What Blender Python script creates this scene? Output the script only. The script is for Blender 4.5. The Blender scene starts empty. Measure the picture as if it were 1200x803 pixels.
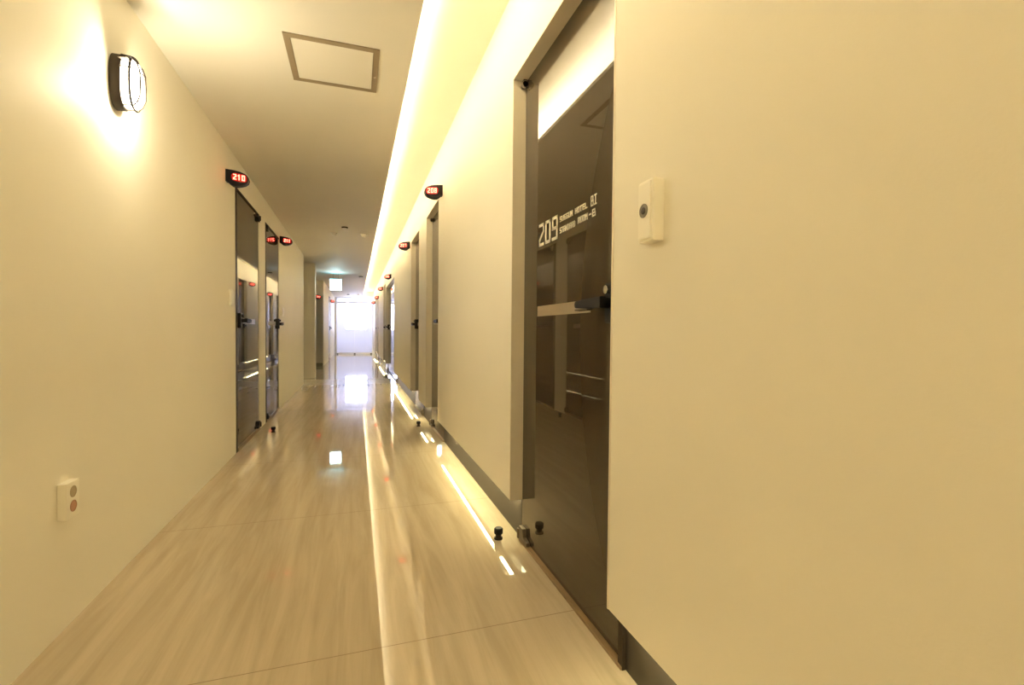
import bpy, bmesh, math, random
from mathutils import Vector, Matrix
random.seed(4)
S = bpy.context.scene
COL = S.collection
PI = math.pi
# ------------------------------------------------------------------ layout (metres; X right, Y along the corridor, Z up)
XL, XR, XP = -0.917, 0.761, 0.700        # left wall face, plane of the right-hand doors, face of the right-hand cladding
ZB, HC, HU, XLIP = 0.194, 2.378, 2.600, 0.267
ZT = 2.185                               # underside of the right-hand door heads
YB, YE = -3.0, 20.8                      # back and end of the corridor
XF = -0.86                               # far stretch of the left wall

# ------------------------------------------------------------------ materials
def mat(name, col, rough=.5, metal=0., spec=.5, ior=None, emit=None, strength=0., coat=0.):
    m = bpy.data.materials.new(name); m.use_nodes = True
    b = m.node_tree.nodes['Principled BSDF']
    b.inputs['Base Color'].default_value = (*col, 1)
    b.inputs['Roughness'].default_value = rough
    b.inputs['Metallic'].default_value = metal
    b.inputs['Specular IOR Level'].default_value = spec
    if ior: b.inputs['IOR'].default_value = ior
    if coat: b.inputs['Coat Weight'].default_value = coat
    if emit:
        b.inputs['Emission Color'].default_value = (*emit, 1)
        b.inputs['Emission Strength'].default_value = strength
    return m

def plaster(name, col, bump=.15, scale=140.):
    m = mat(name, col, .6, spec=.3)
    nt = m.node_tree; b = nt.nodes['Principled BSDF']
    tc = nt.nodes.new('ShaderNodeTexCoord')
    n = nt.nodes.new('ShaderNodeTexNoise'); n.inputs['Scale'].default_value = scale; n.inputs['Detail'].default_value = 4
    bp = nt.nodes.new('ShaderNodeBump'); bp.inputs['Strength'].default_value = bump; bp.inputs['Distance'].default_value = .002
    nt.links.new(tc.outputs['Object'], n.inputs['Vector'])
    nt.links.new(n.outputs['Fac'], bp.inputs['Height']); nt.links.new(bp.outputs['Normal'], b.inputs['Normal'])
    n2 = nt.nodes.new('ShaderNodeTexNoise'); n2.inputs['Scale'].default_value = 1.7; n2.inputs['Detail'].default_value = 3
    mx = nt.nodes.new('ShaderNodeMix'); mx.data_type = 'RGBA'
    mx.inputs[6].default_value = (*[c * .965 for c in col], 1); mx.inputs[7].default_value = (*[min(1, c * 1.03) for c in col], 1)
    nt.links.new(tc.outputs['Object'], n2.inputs['Vector'])
    nt.links.new(n2.outputs['Fac'], mx.inputs[0]); nt.links.new(mx.outputs[2], b.inputs['Base Color'])
    return m

def floor_mat(name, dark, light, grout, bump=0):
    m = mat(name, light, .03, spec=.5, ior=1.55)
    nt = m.node_tree; N = nt.nodes; L = nt.links; b = N['Principled BSDF']
    tc = N.new('ShaderNodeTexCoord')
    mp = N.new('ShaderNodeMapping'); mp.inputs['Scale'].default_value = (10, .7, 1)
    L.new(tc.outputs['Object'], mp.inputs['Vector'])
    n = N.new('ShaderNodeTexNoise'); n.inputs['Scale'].default_value = 1.6; n.inputs['Detail'].default_value = 8
    n.inputs['Roughness'].default_value = .62; n.inputs['Distortion'].default_value = .5
    L.new(mp.outputs['Vector'], n.inputs['Vector'])
    r = N.new('ShaderNodeValToRGB')
    r.color_ramp.elements[0].position = .36; r.color_ramp.elements[0].color = (*dark, 1)
    r.color_ramp.elements[1].position = .62; r.color_ramp.elements[1].color = (*light, 1)
    L.new(n.outputs['Fac'], r.inputs['Fac'])
    sep = N.new('ShaderNodeSeparateXYZ'); L.new(tc.outputs['Object'], sep.inputs[0])
    def seam(out, off, pitch, w):
        a = N.new('ShaderNodeMath'); a.operation = 'ADD'; a.inputs[1].default_value = -off + 100 * pitch; L.new(out, a.inputs[0])
        d = N.new('ShaderNodeMath'); d.operation = 'DIVIDE'; d.inputs[1].default_value = pitch; L.new(a.outputs[0], d.inputs[0])
        f = N.new('ShaderNodeMath'); f.operation = 'FRACT'; L.new(d.outputs[0], f.inputs[0])
        c = N.new('ShaderNodeMath'); c.operation = 'LESS_THAN'; c.inputs[1].default_value = w / pitch; L.new(f.outputs[0], c.inputs[0])
        return c.outputs[0]
    mx = N.new('ShaderNodeMix'); mx.data_type = 'RGBA'; mx.inputs[7].default_value = (*grout, 1)
    L.new(seam(sep.outputs['Y'], 1.52, 1.2, .003), mx.inputs[0]); L.new(r.outputs['Color'], mx.inputs[6])
    L.new(mx.outputs[2], b.inputs['Base Color'])
    n3 = N.new('ShaderNodeTexNoise'); n3.inputs['Scale'].default_value = 3.0; n3.inputs['Detail'].default_value = 2
    L.new(tc.outputs['Object'], n3.inputs['Vector'])
    bp = N.new('ShaderNodeBump'); bp.inputs['Strength'].default_value = bump; bp.inputs['Distance'].default_value = .003
    L.new(n3.outputs['Fac'], bp.inputs['Height'])
    if bump: L.new(bp.outputs['Normal'], b.inputs['Normal'])
    return m

def clear_glass(name, tint):
    m = bpy.data.materials.new(name); m.use_nodes = True
    nt = m.node_tree; N = nt.nodes; N.clear()
    o = N.new('ShaderNodeOutputMaterial'); t = N.new('ShaderNodeBsdfTransparent'); t.inputs[0].default_value = (*tint, 1)
    g = N.new('ShaderNodeBsdfGlossy'); g.inputs['Roughness'].default_value = .02
    f = N.new('ShaderNodeFresnel'); f.inputs[0].default_value = 1.45
    mx = N.new('ShaderNodeMixShader')
    nt.links.new(f.outputs[0], mx.inputs[0]); nt.links.new(t.outputs[0], mx.inputs[1]); nt.links.new(g.outputs[0], mx.inputs[2])
    nt.links.new(mx.outputs[0], o.inputs[0])
    return m

def lamp_glass(name, col, strength, clear):
    m = bpy.data.materials.new(name); m.use_nodes = True
    nt = m.node_tree; N = nt.nodes; N.clear()
    o = N.new('ShaderNodeOutputMaterial'); t = N.new('ShaderNodeBsdfTransparent'); e = N.new('ShaderNodeEmission')
    e.inputs[0].default_value = (*col, 1); e.inputs[1].default_value = strength
    mx = N.new('ShaderNodeMixShader'); mx.inputs[0].default_value = 1 - clear
    nt.links.new(t.outputs[0], mx.inputs[1]); nt.links.new(e.outputs[0], mx.inputs[2]); nt.links.new(mx.outputs[0], o.inputs[0])
    return m

LED = (1., .85, .59)
M = dict(
    wall=plaster('cream wall paint', (.86, .83, .735)),
    ceil=plaster('ceiling paint', (.78, .75, .67), .08),
    white=plaster('white paint', (.85, .85, .86), .05),
    floor=floor_mat('polished beige tile', (.47, .395, .28), (.57, .485, .36), (.30, .24, .17)),
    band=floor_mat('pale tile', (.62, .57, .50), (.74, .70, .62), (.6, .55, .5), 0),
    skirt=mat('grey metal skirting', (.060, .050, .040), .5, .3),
    steel=mat('satin steel', (.62, .58, .52), .32, 1.),
    jamb=mat('brushed steel lining', (.74, .69, .58), .45, .1),
    bronze=mat('dark bronze', (.035, .025, .016), .55, .2, spec=.25),
    glass=mat('dark tinted glass', (.056, .042, .026), .02, spec=.5, ior=1.5),
    strip=mat('satin push strip', (.40, .34, .25), .35, .35),
    black=mat('black hardware', (.010, .009, .009), .5, spec=.2),
    chrome=mat('chrome', (.75, .73, .70), .12, 1.),
    plastic=mat('cream plastic', (.93, .90, .80), .35),
    ivory=mat('socket insert', (.42, .34, .22), .45),
    red_socket=mat('reddish socket insert', (.45, .24, .16), .45),
    grey=mat('grey button', (.24, .22, .17), .4),
    ink=mat('white vinyl lettering', (.92, .88, .76), .5),
    lens=mat('dark red lens', (.10, .008, .006), .2, emit=(1, .03, .02), strength=.12),
    digit=mat('red display digits', (.3, .02, .02), .4, emit=(1, .10, .06), strength=3.4),
    led=mat('led diffuser', (.9, .85, .7), .5, emit=(1., .86, .46), strength=17),
    lamp=lamp_glass('glowing lamp glass', (1, .90, .70), 8.0, .55),
    exit=mat('lit sign face', (.9, .95, .95), .4, emit=(.72, .98, 1.), strength=6),
    cyan=mat('cyan flare glow', (.3, .8, .9), .4, emit=(.15, .75, 1.), strength=5),
    pane=mat('bright daylight pane', (.9, .92, .95), .4, emit=(.84, .88, 1.), strength=5),
    frame=mat('white door frame', (.85, .85, .88), .3),
    clear=clear_glass('clear door glass', (.86, .87, .97)),
    dark_line=mat('tan access frame', (.30, .235, .15), .5),
    sill=mat('tan threshold', (.27, .185, .10), .45),
    hinge=mat('brown steel', (.16, .125, .085), .4, .5),
    frost=mat('grey glass', (.42, .39, .34), .12, spec=.4),
    rail=mat('dark green rail', (.07, .08, .05), .4),
)

for k in ('digit', 'lens', 'cyan'): M[k].cycles.emission_sampling = 'NONE'      # too faint to light anything

# ------------------------------------------------------------------ mesh helpers
class MB:
    def __init__(s): s.bm = bmesh.new()
    def box(s, x0, x1, y0, y1, z0, z1):
        v = [s.bm.verts.new(p) for p in ((x0,y0,z0),(x1,y0,z0),(x1,y1,z0),(x0,y1,z0),(x0,y0,z1),(x1,y0,z1),(x1,y1,z1),(x0,y1,z1))]
        for f in ((3,2,1,0),(4,5,6,7),(0,1,5,4),(1,2,6,5),(2,3,7,6),(3,0,4,7)): s.bm.faces.new([v[i] for i in f])
        return s
    def prism(s, pts, axis, a, b):
        """outline pts (2D) extruded along axis from a to b"""
        def P(p, t):
            return {'x': (t, p[0], p[1]), 'y': (p[0], t, p[1]), 'z': (p[0], p[1], t)}[axis]
        lo = [s.bm.verts.new(P(p, a)) for p in pts]; hi = [s.bm.verts.new(P(p, b)) for p in pts]
        n = len(pts)
        s.bm.faces.new(lo[::-1]); s.bm.faces.new(hi)
        for i in range(n): s.bm.faces.new((lo[i], lo[(i+1) % n], hi[(i+1) % n], hi[i]))
        return s
    def cyl(s, c, axis, r, h, n=24, r2=None):
        r2 = r if r2 is None else r2
        ax = {'x': Vector((1,0,0)), 'y': Vector((0,1,0)), 'z': Vector((0,0,1))}[axis] if isinstance(axis, str) else Vector(axis).normalized()
        u = ax.orthogonal().normalized(); w = ax.cross(u); c = Vector(c)
        lo = [s.bm.verts.new(c + (u*math.cos(2*PI*i/n) + w*math.sin(2*PI*i/n))*r) for i in range(n)]
        hi = [s.bm.verts.new(c + ax*h + (u*math.cos(2*PI*i/n) + w*math.sin(2*PI*i/n))*r2) for i in range(n)]
        s.bm.faces.new(lo[::-1]); s.bm.faces.new(hi)
        for i in range(n): s.bm.faces.new((lo[i], lo[(i+1) % n], hi[(i+1) % n], hi[i]))
        return s
    def lathe(s, c, axis, prof, n=28, sy=1., closed=False):
        """prof: (radius, height) pairs along axis; sy scales the second radial direction"""
        ax = Vector({'x': (1,0,0), '-x': (-1,0,0), 'z': (0,0,1), '-z': (0,0,-1), '-y': (0,-1,0)}[axis])
        u = Vector((0,0,1)) if abs(ax.z) < .5 else Vector((1,0,0)); w = ax.cross(u); c = Vector(c)
        rings = []
        for r, h in prof:
            if r < 1e-6: rings.append([s.bm.verts.new(c + ax*h)])
            else: rings.append([s.bm.verts.new(c + ax*h + (u*math.cos(2*PI*i/n) + w*math.sin(2*PI*i/n)*sy)*r) for i in range(n)])
        for a, b in zip(rings, rings[1:]):
            for i in range(n):
                j = (i+1) % n
                if len(a) == 1: s.bm.faces.new((a[0], b[j], b[i]))
                elif len(b) == 1: s.bm.faces.new((a[i], a[j], b[0]))
                else: s.bm.faces.new((a[i], a[j], b[j], b[i]))
        for ring, rev in ((rings[0], True), (rings[-1], False)):
            if len(ring) > 2: s.bm.faces.new(ring[::-1] if rev else ring)
        return s
    def tube(s, pts, r, n=10, closed=False):
        pts = [Vector(p) for p in pts]; rings = []
        N = len(pts); up = None
        for i, p in enumerate(pts):
            a = pts[i-1] if (i or closed) else p; b = pts[(i+1) % N] if (i < N-1 or closed) else p
            t = (b-a).normalized()
            up = t.orthogonal().normalized() if up is None else (up - t*up.dot(t)).normalized()
            w = t.cross(up)
            rings.append([s.bm.verts.new(p + (up*math.cos(2*PI*k/n) + w*math.sin(2*PI*k/n))*r) for k in range(n)])
        for i in range(N if closed else N-1):
            a, b = rings[i], rings[(i+1) % N]
            for k in range(n): s.bm.faces.new((a[k], a[(k+1) % n], b[(k+1) % n], b[k]))
        if not closed: s.bm.faces.new(rings[0][::-1]); s.bm.faces.new(rings[-1])
        return s
    def build(s, name, m, parent=None, loc=(0,0,0), smooth=False, bevel=0.):
        bmesh.ops.recalc_face_normals(s.bm, faces=s.bm.faces)
        me = bpy.data.meshes.new(name); 
        if bevel:
            bmesh.ops.bevel(s.bm, geom=[e for e in s.bm.edges if len(e.link_faces) == 2 and e.calc_face_angle(0) > .6], offset=bevel, segments=2, profile=.7, affect='EDGES', clamp_overlap=True)
        s.bm.to_mesh(me); s.bm.free()
        if smooth:
            for p in me.polygons: p.use_smooth = True
            try: me.set_sharp_from_angle(angle=math.radians(38))
            except Exception: pass
        me.materials.append(M[m])
        o = bpy.data.objects.new(name, me); COL.objects.link(o)
        o.location = loc
        if parent: o.parent = parent
        return o

def tag(o, label=None, cat=None, group=None, kind=None):
    if label: o['label'] = label
    if cat: o['category'] = cat
    if group: o['group'] = group
    if kind: o['kind'] = kind
    return o
def empty(name, loc, label, cat, group=None, kind=None, rz=0.):
    e = bpy.data.objects.new(name, None); COL.objects.link(e); e.location = loc; e.rotation_euler.z = rz; e.empty_display_size = .1
    return tag(e, label, cat, group, kind)
def struct(name, mb, m, label=None, cat=None, **k):
    return tag(mb.build(name, m, **k), label, cat, kind='structure')

# ------------------------------------------------------------------ stroke lettering
GL = {
 '0': [(0,0,2,0),(2,0,2,4),(2,4,0,4),(0,4,0,0)], '1': [(1,0,1,4),(.3,3.4,1,4)],
 '2': [(0,4,2,4),(2,4,2,2.6),(2,2.6,0,.9),(0,.9,0,0),(0,0,2,0)], '3': [(0,4,2,4),(2,4,2,0),(2,0,0,0),(.4,2,2,2)],
 '4': [(0,4,0,2),(0,2,2,2),(2,4,2,0)], '5': [(2,4,0,4),(0,4,0,2),(0,2,2,2),(2,2,2,0),(2,0,0,0)],
 '6': [(2,4,0,4),(0,4,0,0),(0,0,2,0),(2,0,2,2),(2,2,0,2)], '7': [(0,4,2,4),(2,4,2,0)],
 '8': [(0,0,2,0),(2,0,2,4),(2,4,0,4),(0,4,0,0),(0,2,2,2)], '9': [(2,2,0,2),(0,2,0,4),(0,4,2,4),(2,4,2,0),(2,0,0,0)],
 'S': [(2,4,0,4),(0,4,0,2),(0,2,2,2),(2,2,2,0),(2,0,0,0)], 'U': [(0,4,0,0),(0,0,2,0),(2,0,2,4)],
 'G': [(2,4,0,4),(0,4,0,0),(0,0,2,0),(2,0,2,2),(2,2,1,2)], 'N': [(0,0,0,4),(0,4,2,0),(2,0,2,4)],
 'H': [(0,0,0,4),(2,0,2,4),(0,2,2,2)], 'O': [(0,0,2,0),(2,0,2,4),(2,4,0,4),(0,4,0,0)], 'T': [(0,4,2,4),(1,4,1,0)],
 'E': [(2,4,0,4),(0,4,0,0),(0,0,2,0),(0,2,1.6,2)], 'L': [(0,4,0,0),(0,0,2,0)],
 'B': [(0,0,0,4),(0,4,1.7,4),(1.7,4,1.7,2),(0,2,2,2),(2,2,2,0),(2,0,0,0)], 'I': [(1,0,1,4),(.2,0,1.8,0),(.2,4,1.8,4)],
 'A': [(0,0,0,4),(0,4,2,4),(2,4,2,0),(0,2,2,2)], 'D': [(0,0,0,4),(0,4,1.4,4),(1.4,4,2,3.2),(2,3.2,2,.8),(2,.8,1.4,0),(1.4,0,0,0)],
 'R': [(0,0,0,4),(0,4,2,4),(2,4,2,2),(2,2,0,2),(.8,2,2,0)], 'M': [(0,0,0,4),(0,4,1,2.4),(1,2.4,2,4),(2,4,2,0)], '-': [(.4,2,1.6,2)],
}
def text_strokes(txt, h, w, gap, th):
    """list of quads in (s, z): s runs in reading direction"""
    out = []; x = 0
    for ch in txt:
        for a, b, c, d in GL.get(ch, []):
            p = Vector((x + a/2*(w-th) + th/2, b/4*(h-th) + th/2)); q = Vector((x + c/2*(w-th) + th/2, d/4*(h-th) + th/2))
            t = (q-p).normalized(); n = Vector((-t.y, t.x)); p -= t*th/2; q += t*th/2
            out.append([p+n*th/2, p-n*th/2, q-n*th/2, q+n*th/2])
        x += w + gap
    return out, x - gap
def lettering_yz(mb, txt, y_start, z, x0, x1, h, w, gap, th, d=-1):
    for q in text_strokes(txt, h, w, gap, th)[0]: mb.prism([(y_start + d*p.x, z + p.y) for p in q], 'x', x0, x1)
def lettering_xz(mb, txt, xc, zc, y0, y1, h, w, gap, th, tilt=0.):
    Q, W = text_strokes(txt, h, w, gap, th)
    for q in Q: mb.prism([(xc + p.x - W/2, zc + p.y - h/2 + tilt*(p.x - W/2)) for p in q], 'y', y0, y1)

# ------------------------------------------------------------------ doors of the right and left wall
#        near, far edge of the opening
RD = [(1.200, 2.130), (4.225, 5.000), (5.600, 6.440), (9.40, 11.98), (12.20, 13.10), (16.10, 16.95), (17.60, 18.45)]
RZ = [ZT, ZT, ZT, 2.05, ZT, ZT, ZT]                # head heights of those openings
LD = [(4.294, 5.281), (5.610, 6.551)]
LFD = [(16.85, 17.70)]
ZLT = 2.145

# ------------------------------------------------------------------ setting
struct('floor', MB().box(-3.2, 1.3, YB, 22.6, -.1, 0), 'floor')
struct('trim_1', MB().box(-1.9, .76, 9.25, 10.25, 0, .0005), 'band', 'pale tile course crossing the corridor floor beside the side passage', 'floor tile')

def wall_with_openings(x0, x1, y0, y1, zbot, ztop, openings, zhead):
    mb = MB(); y = y0
    for i, (a, b) in enumerate(openings):
        mb.box(x0, x1, y, a, zbot, ztop); mb.box(x0, x1, a, b, zhead[i] if isinstance(zhead, list) else zhead, ztop); y = b
    return mb.box(x0, x1, y, y1, zbot, ztop)
struct('wall_right', wall_with_openings(XP, .85, YB, YE, ZB, HU, RD, RZ), 'wall')
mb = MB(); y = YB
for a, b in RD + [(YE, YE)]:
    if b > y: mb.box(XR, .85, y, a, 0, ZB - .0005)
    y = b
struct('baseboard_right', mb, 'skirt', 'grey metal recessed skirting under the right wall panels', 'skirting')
struct('wall_left', wall_with_openings(-1.05, XL, YB, 9.50, 0, HC, LD, ZLT), 'wall')
struct('wall_passage', MB().box(-3.2, -.81, 10.58, 10.90, 0, HC), 'wall')
struct('wall_lobby', MB().box(-3.2, -1.12, 14.10, 14.25, 0, HC).box(-1.12, XF, 14.10, 14.25, 1.98, HC), 'wall')
struct('wall_far', wall_with_openings(-1.05, XF, 14.25, YE, 0, HC, LFD, ZLT), 'wall')
struct('wall_west', MB().box(-3.3, -3.2, 9.3, 14.3, 0, HC).box(-3.2, -1.05, 9.3, 9.5, 0, HC), 'wall')
struct('wall_back', MB().box(-1.05, .85, YB - .1, YB, 0, HU), 'wall')
ce = MB().box(-3.3, XLIP, YB, YE, HC, HC + .022).box(-.06, -.02, YB, YE, HC + .022, HU).box(-.06, .85, YB - .1, YE, HU, HU + .06)
struct('ceiling', ce, 'ceil')
# end of the corridor: white framed glass doors, small bright lobby, window
EY = YE
struct('wall_end', MB().box(-3.2, -.862, EY, EY + .1, 0, 2.7).box(.70, 1.3, EY, EY + .1, 0, 2.7).box(-.862, .70, EY, EY + .1, 2.42, 2.7), 'white')
struct('wall_vestibule', MB().box(-1.2, -1.1, EY + .1, 22.4, 0, 2.7).box(.95, 1.05, EY + .1, 22.4, 0, 2.7)
       .box(-1.2, -.47, 22.4, 22.5, 0, 2.7).box(.50, 1.05, 22.4, 22.5, 0, 2.7).box(-.47, .50, 22.4, 22.5, 0, 1.02).box(-.47, .50, 22.4, 22.5, 2.25, 2.7), 'white')
struct('ceiling_vestibule', MB().box(-1.2, 1.05, EY, 22.5, 2.7, 2.76), 'white')
w = empty('window_1', (.015, 22.40, 1.02), 'overexposed daylight window behind the end glass doors', 'window', kind='structure')
fm = MB()
fm.box(-.485, .485, 0, .06, 0, .035).box(-.485, .485, 0, .06, 1.195, 1.23).box(-.485, -.45, 0, .06, .035, 1.195).box(.45, .485, 0, .06, .035, 1.195)
fm.build('window_frame', 'frame', w); MB().box(-.45, .45, .03, .045, .035, 1.195).build('window_pane', 'pane', w)

dE = empty('door_1', (-.05, EY + .03, 0), 'white framed double glass doors closing the bright end of the corridor', 'double door', kind='structure')
MB().box(-.80, -.705, 0, .06, 0, 2.378).box(.70, .742, 0, .06, 0, 2.378).box(-.705, .70, 0, .06, 2.14, 2.19).box(-.705, .70, 0, .06, 2.35, 2.378).build('door_frame', 'frame', dE)
for a, b in ((-.70, -.006), (.0, .694)):
    lf = MB().box(a, b, .02, .032, .012, 2.135).build('glass_leaf', 'clear', dE)
    MB().box(a, b, .012, .040, .012, .075).build('bottom_rail', 'frame', lf)
for x in (-.68, .0, .66): MB().box(x - .035, x + .035, .004, .046, .004, .05).build('floor_pivot', 'black', dE, bevel=.004)
MB().box(-.70, .694, .02, .032, 2.19, 2.35).build('transom_pane', 'clear', dE)

def handle(parent, x, y, z, n, d, long=.15):
    """n: sign of the outward normal in X; d: direction of the lever along Y"""
    h = MB().prism([(y-.026, z-.062), (y+.026, z-.062), (y+.030, z-.055), (y+.030, z+.055), (y+.026, z+.062), (y-.026, z+.062), (y-.030, z+.055), (y-.030, z-.055)], 'x', x, x + n*.022)
    h = h.build('door_handle', 'black', parent)
    MB().cyl((x + n*.022, y, z), (n, 0, 0), .017, .034, 20).build('handle_neck', 'black', h, smooth=True)
    lev = [(y - d*.022, z-.017), (y + d*.10, z-.015), (y + d*long, z-.011), (y + d*(long+.006), z), (y + d*long, z+.011), (y + d*.10, z+.015), (y - d*.022, z+.018)]
    MB().prism(lev, 'x', x + n*.048, x + n*.068).build('lever', 'black', h, bevel=.004)
    MB().box(x + n*.046, x + n*.070, min(y + d*.06, y + d*(long-.005)), max(y + d*.06, y + d*(long-.005)), z-.021, z-.0165).build('lever_edge', 'chrome' if n < 0 else 'black', h)
    k = MB().cyl((x + n*.022, y, z+.040), (n, 0, 0), .013, .016, 18)  .build('thumb_turn', 'chrome' if n < 0 else 'black', h, smooth=True)
    return h
def patch_hinge(parent, name, x, y, z, n, d, m):
    """clamp on the pivot corner of a glass leaf: d points into the leaf; origin at the corner"""
    up = 1 if z < 1 else -1
    o = MB().prism([(y - d*.03, z), (y + d*.10, z), (y + d*.10, z + up*.018), (y + d*.055, z + up*.026), (y + d*.045, z + up*.062), (y - d*.004, z + up*.062), (y - d*.03, z + up*.03)], 'x', x + n*.001, x + n*.019)
    o = o.build(name, m, parent, bevel=.003)
    MB().cyl((x + n*.012, y - d*.012, z + (0 if up > 0 else -.045)), 'z', .014, .045, 18).build('pivot', 'steel' if m == 'steel' else m, o, smooth=True)
    return o

def right_door(i, near_handle, label):
    a, b = RD[i]; zt = RZ[i]
    D = empty('door_%d' % (i+2), (XR, (a+b)/2, 0), label, 'door', kind='structure', group=None)
    lx, ly = XR, (a+b)/2
    A, B = a - ly, b - ly
    # steel lining of the opening
    MB().box(XP - lx - .002, .0, B - .007, B, ZB, zt).box(XP - lx - .002, .0, A, A + .007, ZB, zt).box(XP - lx - .002, .0, A + .007, B - .007, zt - .007, zt).build('door_frame', 'jamb', D)
    if i == 3:                                       # a wide opening with two leaves
        MB().box(0, .012, .003, B - .004, .016, zt - .004).build('glass_leaf', 'glass', D)
        g = MB().box(0, .012, A + .004, -.003, .016, zt - .004).build('glass_leaf', 'glass', D)
    else:
        g = MB().box(0, .012, A + .004, B - .004, .016, zt - .004).build('glass_leaf', 'glass', D)
    MB().box(-.016, .012, A + .004, B - .004, 0, .010).build('threshold', 'sill', D)
    MB().box(-.012, .014, A + .001, A + .026, .0, ZB).build('lock_post', 'bronze', D) if i == 0 else None
    s = 1 if near_handle else -1                     # lever points away from the lock side
    ye = A if near_handle else B
    handle(D, 0, ye + s*.085, 1.092, -1, s)
    st = (ye + s*.25, ye + s*.745) if i == 0 else (ye + s*.25, ye + s*.62)
    MB().box(-.0016, 0, min(st), max(st), 1.069, 1.113).build('push_strip', 'strip', g)
    yh = B if near_handle else A
    patch_hinge(D, 'bottom_hinge', 0, yh - s*.018, .012, -1, -s, 'hinge')
    c = MB().cyl((-.013, yh - .035 if s > 0 else yh + .035, zt - .030), (0, s, 0), .013, .062, 18).build('top_hinge', 'hinge', D, smooth=True)
    q = MB()
    for k in (0., .045): q.cyl((-.013, (yh - .035 + k) if s > 0 else (yh + .035 - k), zt - .030), (0, s, 0), .016, .014, 18)
    q.build('hinge_collar', 'chrome', c, smooth=True)
    MB().box(-.020, .0, yh - .030, yh - .008, zt - .028, zt - .006).build('hinge_arm', 'hinge', c)
    return D, g, ly
L_R = ['dark glass door lettered 209, nearest on the right wall',
       'dark glass door under the second sign on the right wall, handle on its near side',
       'narrow dark glass door just beyond the second door on the right wall',
       'wide double glass door far along the right wall mirroring the bright end window',
       'distant right wall glass door, first past the wide double one',
       'small far right wall glass door, second from the end doors',
       'small far right wall glass door, closest to the end doors']
for i in range(7):
    D, g, ly = right_door(i, i in (0, 1, 5), L_R[i])
    if i == 0:
        t = MB(); X0, X1 = -.0012, 0
        lettering_yz(t, '209', 1.937 - ly, 1.372, X0, X1, .096, .056, .016, .0125)
        t.build('room_number', 'ink', g)
        t = MB()
        lettering_yz(t, 'SUGGUN', 1.715 - ly, 1.432, X0, X1, .0215, .0162, .0035, .0042)
        lettering_yz(t, 'HOTEL', 1.580 - ly, 1.432, X0, X1, .0215, .0165, .0035, .0042)
        lettering_yz(t, 'BI', 1.458 - ly, 1.429, X0, X1, .036, .0200, .0035, .0050)
        lettering_yz(t, 'STANDARD', 1.715 - ly, 1.388, X0, X1, .0225, .0150, .0025, .0040)
        lettering_yz(t, 'ROOM', 1.556 - ly, 1.392, X0, X1, .0225, .0165, .0030, .0042)
        lettering_yz(t, '-B', 1.474 - ly, 1.392, X0, X1, .026, .0240, .0035, .0050)
        t.build('lettering', 'ink', g)

def left_door(idx, xw, a, b, near_handle, label):
    D = empty('door_%d' % idx, (xw, (a+b)/2, 0), label, 'door', kind='structure')
    ly = (a+b)/2; A, B = a - ly, b - ly
    MB().box(-.05, .001, A, A + .065, 0, ZLT).box(-.05, .001, A + .065, B, ZLT - .016, ZLT).build('door_frame', 'bronze', D)
    MB().box(-.05, -.001, B - .012, B, 0, ZLT - .016).build('side_jamb', 'jamb', D)
    g = MB().box(-.018, -.006, A + .065, B - .012, .03, ZLT - .016).build('glass_leaf', 'glass', D)
    MB().box(-.05, .006, A + .065, B - .012, 0, .026).build('threshold', 'sill', D)
    s = 1 if near_handle else -1; ye = (A + .065) if near_handle else (B - .012)
    handle(D, -.006, ye + s*.075, 1.075, 1, s)
    MB().box(-.006, -.0045, min(ye + s*.22, ye + s*.72), max(ye + s*.22, ye + s*.72), 1.052, 1.098).build('push_strip', 'strip', g)
    yh = (B - .012) if near_handle else (A + .065)
    patch_hinge(D, 'bottom_hinge', -.006, yh - s*.02, .03, 1, -s, 'black')
    patch_hinge(D, 'top_hinge', -.006, yh - s*.02, ZLT - .02, 1, -s, 'black')
left_door(9, XL, *LD[0], True, 'reflective dark glass door nearest on the left wall, below sign 210')
left_door(10, XL, *LD[1], False, 'reflective dark glass door just beyond the first on the left wall')
left_door(11, XF, *LFD[0], False, 'far left wall glass door close to the bright end doors')
dl = empty('door_12', (-.99, 14.10, 0), 'grey glass door facing the camera past the side passage', 'door', kind='structure')
MB().box(-.13, .13, .02, .06, 1.955, 1.98).box(.116, .13, .02, .06, 0, 1.955).build('door_frame', 'jamb', dl)
MB().box(-.13, .115, .03, .042, .09, 1.955).build('glass_leaf', 'frost', dl); MB().box(-.13, .115, .02, .052, 0, .09).build('bottom_rail', 'rail', dl)

# ------------------------------------------------------------------ lit room number signs
OUT = [(0,0),(.05,-.004),(.095,-.012),(.130,-.026),(.148,-.045),(.153,-.066),(.146,-.088),(.128,-.104),(.100,-.114),(.065,-.120),(.042,-.117),(.020,-.100),(0,-.080)]
def number_sign(num, x, n, y, ztop, label, sc=1.):
    """n: direction it sticks out from the wall; faces both ways along the corridor"""
    s = empty('room_number_sign', (x, y, ztop), label, 'room number sign', 'lit red room number signs')
    P = lambda pts, k=1.: [(n*a*sc, b*sc) for a, b in pts]
    MB().prism(P(OUT), 'y', -.03*sc, .03*sc).build('housing', 'black', s, bevel=.004)
    ln = []
    for i in range(28):
        t = 2*PI*i/28; c, q = math.cos(t), math.sin(t)
        ex = .052*abs(c)**.55*(1 if c > 0 else -1); ez = .030*abs(q)**.75*(1 if q > 0 else -1)
        ln.append((.091 + ex, -.0585 - .10*ex + ez))
    lens = MB().prism(P(ln), 'y', -.0335*sc, -.029*sc).build('display', 'lens', s)
    d = MB(); lettering_xz(d, num, n*.091*sc, -.0575*sc, -.0345*sc, -.0335*sc, .040*sc, .0215*sc, .0065*sc, .0068*sc, tilt=-.10*n)
    d.build('digits', 'digit', lens)
    MB().box(min(0, n*.006), max(0, n*.006), -.026*sc, .026*sc, -.088*sc, -.002*sc).build('wall_bracket', 'black', s)
    return s
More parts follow.
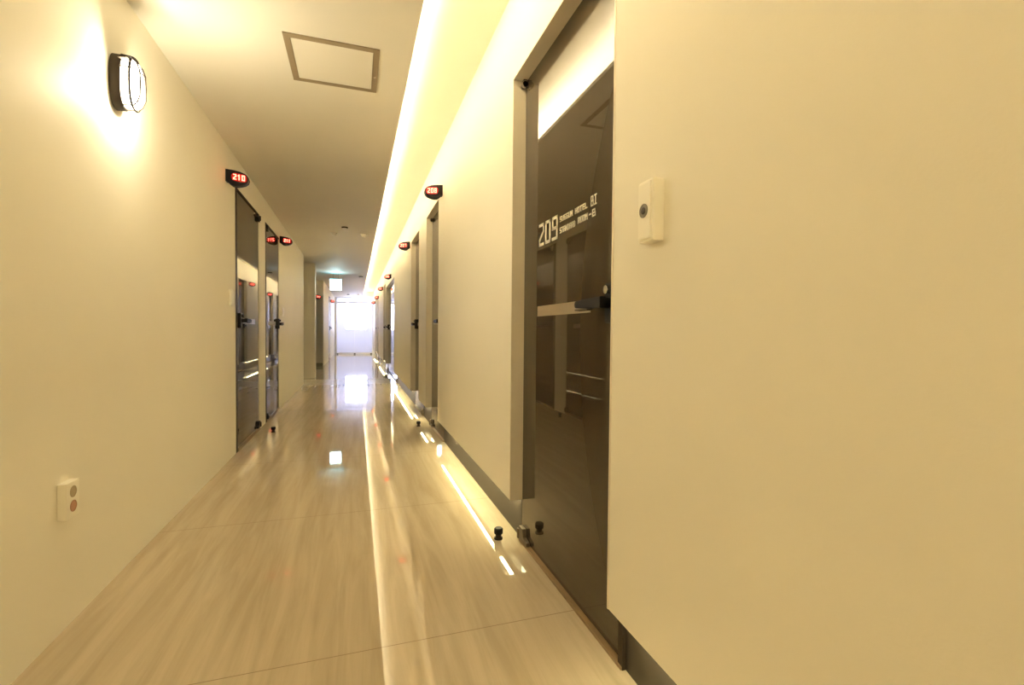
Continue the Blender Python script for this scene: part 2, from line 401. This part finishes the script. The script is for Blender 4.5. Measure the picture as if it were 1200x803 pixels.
number_sign('210', XL, 1, 4.03, 2.186, 'lit red 210 sign above the first door on the left wall')
number_sign('211', XL, 1, 6.64, 2.185, 'lit red sign above the second door on the left wall', .95)
number_sign('208', XP, -1, 4.06, 2.245, 'largest lit red sign on the right wall, over the second door')
number_sign('207', XP, -1, 6.62, 2.22, 'lit red sign second in line on the right wall')
number_sign('206', XP, -1, 10.22, 2.185, 'small lit red sign third in line on the right wall', .95)
number_sign('205', XP, -1, 13.33, 2.19, 'small lit red sign fourth in line on the right wall', .95)
number_sign('204', XP, -1, 15.85, 2.12, 'tiny lit red sign fifth in line on the right wall', .95)
number_sign('203', XP, -1, 18.70, 2.12, 'tiny lit red sign nearest the end doors on the right wall', .95)
number_sign('212', -1.07, 1, 14.066, 1.975, 'small lit red sign over the grey glass door past the side passage')
number_sign('214', XF, 1, 17.85, 2.08, 'tiny lit red sign on the far left wall near the end doors', .95)

# ------------------------------------------------------------------ wall lamp
HW, HH = .058, .108
def oval(x, k, n=36, kz=None):
    kz = k if kz is None else kz
    pts = []
    for i in range(n):
        t = 2*PI*i/n; c, q = math.cos(t), math.sin(t)
        pts.append((x, HW*k*abs(c)**.8*(1 if c > 0 else -1), HH*kz*abs(q)**.8*(1 if q > 0 else -1)))
    return pts
def loft(mb, rings, cap=True):
    R = [[mb.bm.verts.new(p) for p in r] for r in rings]
    n = len(R[0])
    for a, b in zip(R, R[1:]):
        for i in range(n): mb.bm.faces.new((a[i], a[(i+1) % n], b[(i+1) % n], b[i]))
    if cap: mb.bm.faces.new(R[0][::-1]); mb.bm.faces.new(R[-1])
    return mb
def wall_lamp(y, label, power):
    lp = empty('wall_lamp', (XL, y, 1.987), label, 'wall lamp')
    loft(MB(), [oval(0, 1.), oval(.030, 1.), oval(.036, .95)]).build('lamp_base', 'bronze', lp, smooth=True)
    loft(MB(), [oval(.036, .88), oval(.070, .87), oval(.078, .78), oval(.085, .56), oval(.087, .30)]).build('lamp_glass', 'lamp', lp, smooth=True)
    MB().tube(oval(.066, .95), .0042, 8, closed=True).build('cage_ring', 'bronze', lp, smooth=True)
    for yy in (-.45, .45):
        q = math.sqrt(1 - yy*yy); Y = HW*yy
        MB().tube([(.032,Y,HH*.98*q),(.068,Y,HH*.95*q),(.081,Y,HH*.82*q),(.091,Y,HH*.52*q),(.093,Y,0),(.091,Y,-HH*.52*q),(.081,Y,-HH*.82*q),(.068,Y,-HH*.95*q),(.032,Y,-HH*.98*q)], .0032, 8).build('cage_bar', 'bronze', lp, smooth=True)
    MB().tube([(.032,HW*.95,.045),(.068,HW*.93,.045),(.081,HW*.82,.045),(.090,HW*.5,.045),(.092,0,.045),(.090,-HW*.5,.045),(.081,-HW*.82,.045),(.068,-HW*.93,.045),(.032,-HW*.95,.045)], .0026, 8).build('cage_bar', 'bronze', lp, smooth=True)
    # hood along the upper rim
    loft(MB(), [[(x, y, max(z, HH*.70)) for x, y, z in oval(.030, 1.03)], [(x, y, max(z, HH*.74)) for x, y, z in oval(.060, 1.0)], [(x, y, max(z, HH*.79)) for x, y, z in oval(.072, .96)]]).build('lamp_hood', 'bronze', lp)
    l = bpy.data.lights.new('lamp_bulb', 'POINT'); l.energy = power; l.color = (1, .87, .60); l.shadow_soft_size = .045
    o = bpy.data.objects.new('lamp_bulb', l); COL.objects.link(o); o.location = (.048, 0, -.045); o.parent = lp
wall_lamp(2.322, 'glowing caged bulkhead lamp with dark rim high on the left wall', 16)
wall_lamp(-1.90, 'made-up bulkhead lamp behind the viewer, added as unseen fill light', 7)  # unseen copy of the lamp, added to fill the near walls

# ------------------------------------------------------------------ small fixtures on the walls
o = empty('wall_socket', (XL, 1.934, .432), 'cream double socket low on the left wall', 'socket')
MB().box(0, .026, -.037, .037, -.060, .060).build('socket_body', 'plastic', o, bevel=.004)
for z, m in ((.026, 'ivory'), (-.022, 'red_socket')):
    q = MB().lathe((.0262, 0, z), 'x', [(.019,0),(.019,.0012),(.0165,.0014),(.0155,-.004),(0,-.004)], 24).build('socket_well', m, o, smooth=True)
    MB().cyl((.022, -.0085, z), 'x', .0026, .0012, 10).cyl((.022, .0085, z), 'x', .0026, .0012, 10).build('socket_hole', 'black', q)
def bell(name, x, n, y, z, label, w=.06, h=.14, dp=.036, cat='doorbell'):
    b = empty(name, (x, y, z), label, cat)
    MB().box(min(-n*.002, n*dp*.86), max(-n*.002, n*dp*.86), -w/2, w/2, -h/2, h/2).build('bell_body', 'plastic', b, bevel=.006)
    k = MB().box(min(n*dp*.8, n*dp), max(n*dp*.8, n*dp), -w/2 + .007, w/2 - .007, -h/2 + .006, h/2 - .006).build('bell_cover', 'plastic', b, bevel=.004)
    ax = 'x' if n > 0 else '-x'
    r = MB().lathe((n*dp, 0, .0), ax, [(.0170,0),(.0170,.0015),(.0145,.0022),(.0138,.0005),(0,.0005)], 26).build('bell_button', 'grey', b, smooth=True)
    MB().lathe((n*dp, 0, .0), ax, [(.0085,.0005),(.0085,.0022),(.0060,.0030),(0,.0030)], 20).build('button_cap', 'skirt', r, smooth=True)
    return b
bell('doorbell', XP, -1, .998, 1.297, 'cream box doorbell with round grey button right of door 209', .062, .150)
def switch(y, z, label, w, h):
    b = empty('wall_switch', (XL, y, z), label, 'wall switch')
    MB().box(0, .014, -w/2, w/2, -h/2, h/2).build('switch_plate', 'plastic', b, bevel=.003)
    MB().box(.014, .019, -w*.34, w*.34, -h*.38, h*.38).build('rocker', 'plastic', b, bevel=.002)
switch(4.14, 1.245, 'cream upright plate on the left wall beside the handle of door 210', .085, .125)
switch(6.80, 1.235, 'small pale plate on the left wall past the second door', .075, .115)

def door_stop(x, y, label):
    d = empty('door_stop', (x, y, 0), label, 'door stop', 'black floor door stops'); d.scale = (1.3, 1.3, 1.2)
    MB().lathe((0,0,0), 'z', [(.016,0),(.016,.006),(.011,.008),(.011,.022)], 20).build('stop_base', 'bronze', d, smooth=True)
    MB().lathe((0,0,.022), 'z', [(.0155,0),(.0165,.003),(.0165,.019),(.013,.023),(0,.023)], 20).build('rubber_cap', 'black', d, smooth=True)
door_stop(.655, 2.165, 'small black door stop on the floor by the hinge of door 209')
door_stop(.625, 5.00, 'small black door stop on the floor by the second right wall door')
door_stop(-.765, 5.09, 'small black door stop on the floor by the first left wall door')
door_stop(.625, 10.6, 'tiny black door stop far down the right side of the floor')

# ------------------------------------------------------------------ ceiling fixtures
h = empty('access_hatch', (-.108, 2.653, HC), 'square ceiling access hatch with a tan frame', 'access hatch')
a, t = .218, .030
MB().box(-a, a, -a, -a + t, -.006, 0).box(-a, a, a - t, a, -.006, 0).box(-a, -a + t, -a + t, a - t, -.006, 0).box(a - t, a, -a + t, a - t, -.006, 0).build('hatch_frame', 'dark_line', h)
MB().box(-a + t + .001, a - t - .001, -a + t + .001, a - t - .001, -.004, 0).build('hatch_panel', 'ceil', h)
MB().lathe((a - t*.5, .04, -.006), '-z', [(.006,0),(.006,.002),(0,.003)], 14).build('latch', 'chrome', h)
def detector(x, y, dark, label, r=.045):
    d = empty('smoke_detector', (x, y, HC), label, 'smoke detector', 'small round ceiling fittings')
    MB().lathe((0,0,0), '-z', [(r,0),(r,.010),(r*.86,.016)], 26).build('detector_base', 'bronze' if dark else 'white', d, smooth=True)
    MB().lathe((0,0,-.016), '-z', [(r*.70,0),(r*.66,.014),(r*.42,.024),(0,.026)], 26).build('detector_head', 'white', d, smooth=True)
detector(-.144, 6.72, True, 'nearest ceiling detector, a dark ring with a white head', .042)
detector(-.302, 7.18, False, 'small white ceiling detector left of the dark ringed one', .046)
detector(.101, 7.15, False, 'small white ceiling detector right of the dark ringed one', .050)
detector(.118, 12.65, True, 'dark ringed ceiling detector beyond the hanging exit sign', .050)
detector(-.30, 13.0, False, 'white ceiling detector close to the hanging exit sign', .050)
detector(-.285, 19.0, False, 'tiny white ceiling detector left of centre before the end doors', .055)
detector(.085, 18.9, False, 'tiny white ceiling detector right of centre before the end doors', .055)
ex = empty('exit_sign', (-.466, 12.2, HC), 'bright white exit sign box hanging from the far ceiling', 'exit sign')
MB().cyl((-.06,0,0), 'z', .007, -.15, 12).build('hanger_rod', 'chrome', ex); MB().cyl((.06,0,0), 'z', .007, -.15, 12).build('hanger_rod', 'chrome', ex)
MB().box(-.135, .135, -.03, .03, -.420, -.150).build('sign_case', 'frame', ex, bevel=.006)
MB().box(-.125, .125, -.0325, -.0295, -.41, -.165).build('sign_face', 'exit', ex)
MB().box(-.134, .134, -.028, .028, -.151, -.146).build('flare_edge', 'cyan', ex)  # glowing bar imitates the cyan lens flare above the sign

# ------------------------------------------------------------------ light strips under the floating panels
def strip(y0, y1, label):
    s = empty('led_strip', (.728, (y0+y1)/2, ZB), label, 'light strip', 'light strips under the right wall panels')
    l = (y1-y0)/2
    MB().box(-.011, .0335, -l, l, -.004, .002).build('strip_channel', 'steel', s)
    MB().box(-.007, .007, -l + .004, l - .004, -.009, -.004).build('strip_diffuser', 'led', s)
strip(-2.6, 1.12, 'warm light strip under the nearest right wall panel')
strip(2.17, 2.36, 'short warm light strip piece beside door 209')
strip(2.44, 4.14, 'long warm light strip under the panel between the first two right doors')
strip(5.06, 5.54, 'short warm light strip between the close pair of right doors')
strip(6.50, 9.34, 'bright warm light strip under the panel past the close pair of doors')
strip(13.16, 16.04, 'warm light strip farther along, before the last pair of right doors')
strip(18.52, 20.6, 'farthest warm light strip, just before the end doors')

# ------------------------------------------------------------------ lights
def area(name, loc, rot, sx, sy, power, col, spread=PI):
    l = bpy.data.lights.new(name, 'AREA'); l.shape = 'RECTANGLE'; l.size = sx; l.size_y = sy; l.energy = power; l.color = col; l.spread = spread
    o = bpy.data.objects.new(name, l); COL.objects.link(o); o.location = loc; o.rotation_euler = rot
    return o
COVE = 4.9                                             # watts per metre, tubes laid end to end behind the ceiling edge
y = -2.5
k = 0
while y < 20.2:
    y2 = min(y + 2.32, 20.7)
    area('cove_light', (XLIP - .085, (y + y2)/2, HC + .048), (PI, math.radians(-33), 0), .012, y2 - y, COVE*(y2 - y), LED)
    y = y2 - .12; k += 1
area('daylight', (.015, 22.36, 1.63), (-PI/2, 0, 0), .9, 1.15, 3.6, (.76, .78, 1.))
area('vestibule_fill', (0, 21.6, 2.68), (0, 0, 0), 1.2, .8, .55, (.76, .77, 1.))  # added fill without a fixture, brightens the end lobby

wd = bpy.data.worlds.new('world'); S.world = wd; wd.use_nodes = True
wd.node_tree.nodes['Background'].inputs[0].default_value = (.9, .8, .6, 1); wd.node_tree.nodes['Background'].inputs[1].default_value = 0.0

# ------------------------------------------------------------------ camera
F, YAW, PIT, ROL = 553.63, .3191, .0225, .0088
fw = Vector((math.sin(YAW)*math.cos(PIT), math.cos(YAW)*math.cos(PIT), -math.sin(PIT)))
rt = Vector((math.cos(YAW), -math.sin(YAW), 0)); up = rt.cross(fw)
r2 = rt*math.cos(ROL) + up*math.sin(ROL); u2 = up*math.cos(ROL) - rt*math.sin(ROL)
cd = bpy.data.cameras.new('camera'); cam = bpy.data.objects.new('camera', cd); COL.objects.link(cam)
cam.matrix_world = Matrix(((r2.x, u2.x, -fw.x, 0), (r2.y, u2.y, -fw.y, 0), (r2.z, u2.z, -fw.z, 1.0), (0, 0, 0, 1)))
cd.sensor_width = 36; cd.sensor_fit = 'HORIZONTAL'; cd.lens = F*36/1200; cd.clip_start = .02; cd.clip_end = 100
S.camera = cam
S.view_settings.view_transform = 'Standard'
try: S.view_settings.look = 'None'
except Exception: pass
S.view_settings.exposure = 1.90; S.view_settings.gamma = 1.0; S.view_settings.use_curve_mapping = False
S.cycles.use_denoising = True; S.cycles.use_adaptive_sampling = False; S.cycles.max_bounces = 14; S.cycles.diffuse_bounces = 8; S.cycles.glossy_bounces = 6
S.cycles.transparent_max_bounces = 12; S.cycles.sample_clamp_indirect = 4; S.cycles.caustics_reflective = False; S.cycles.caustics_refractive = False
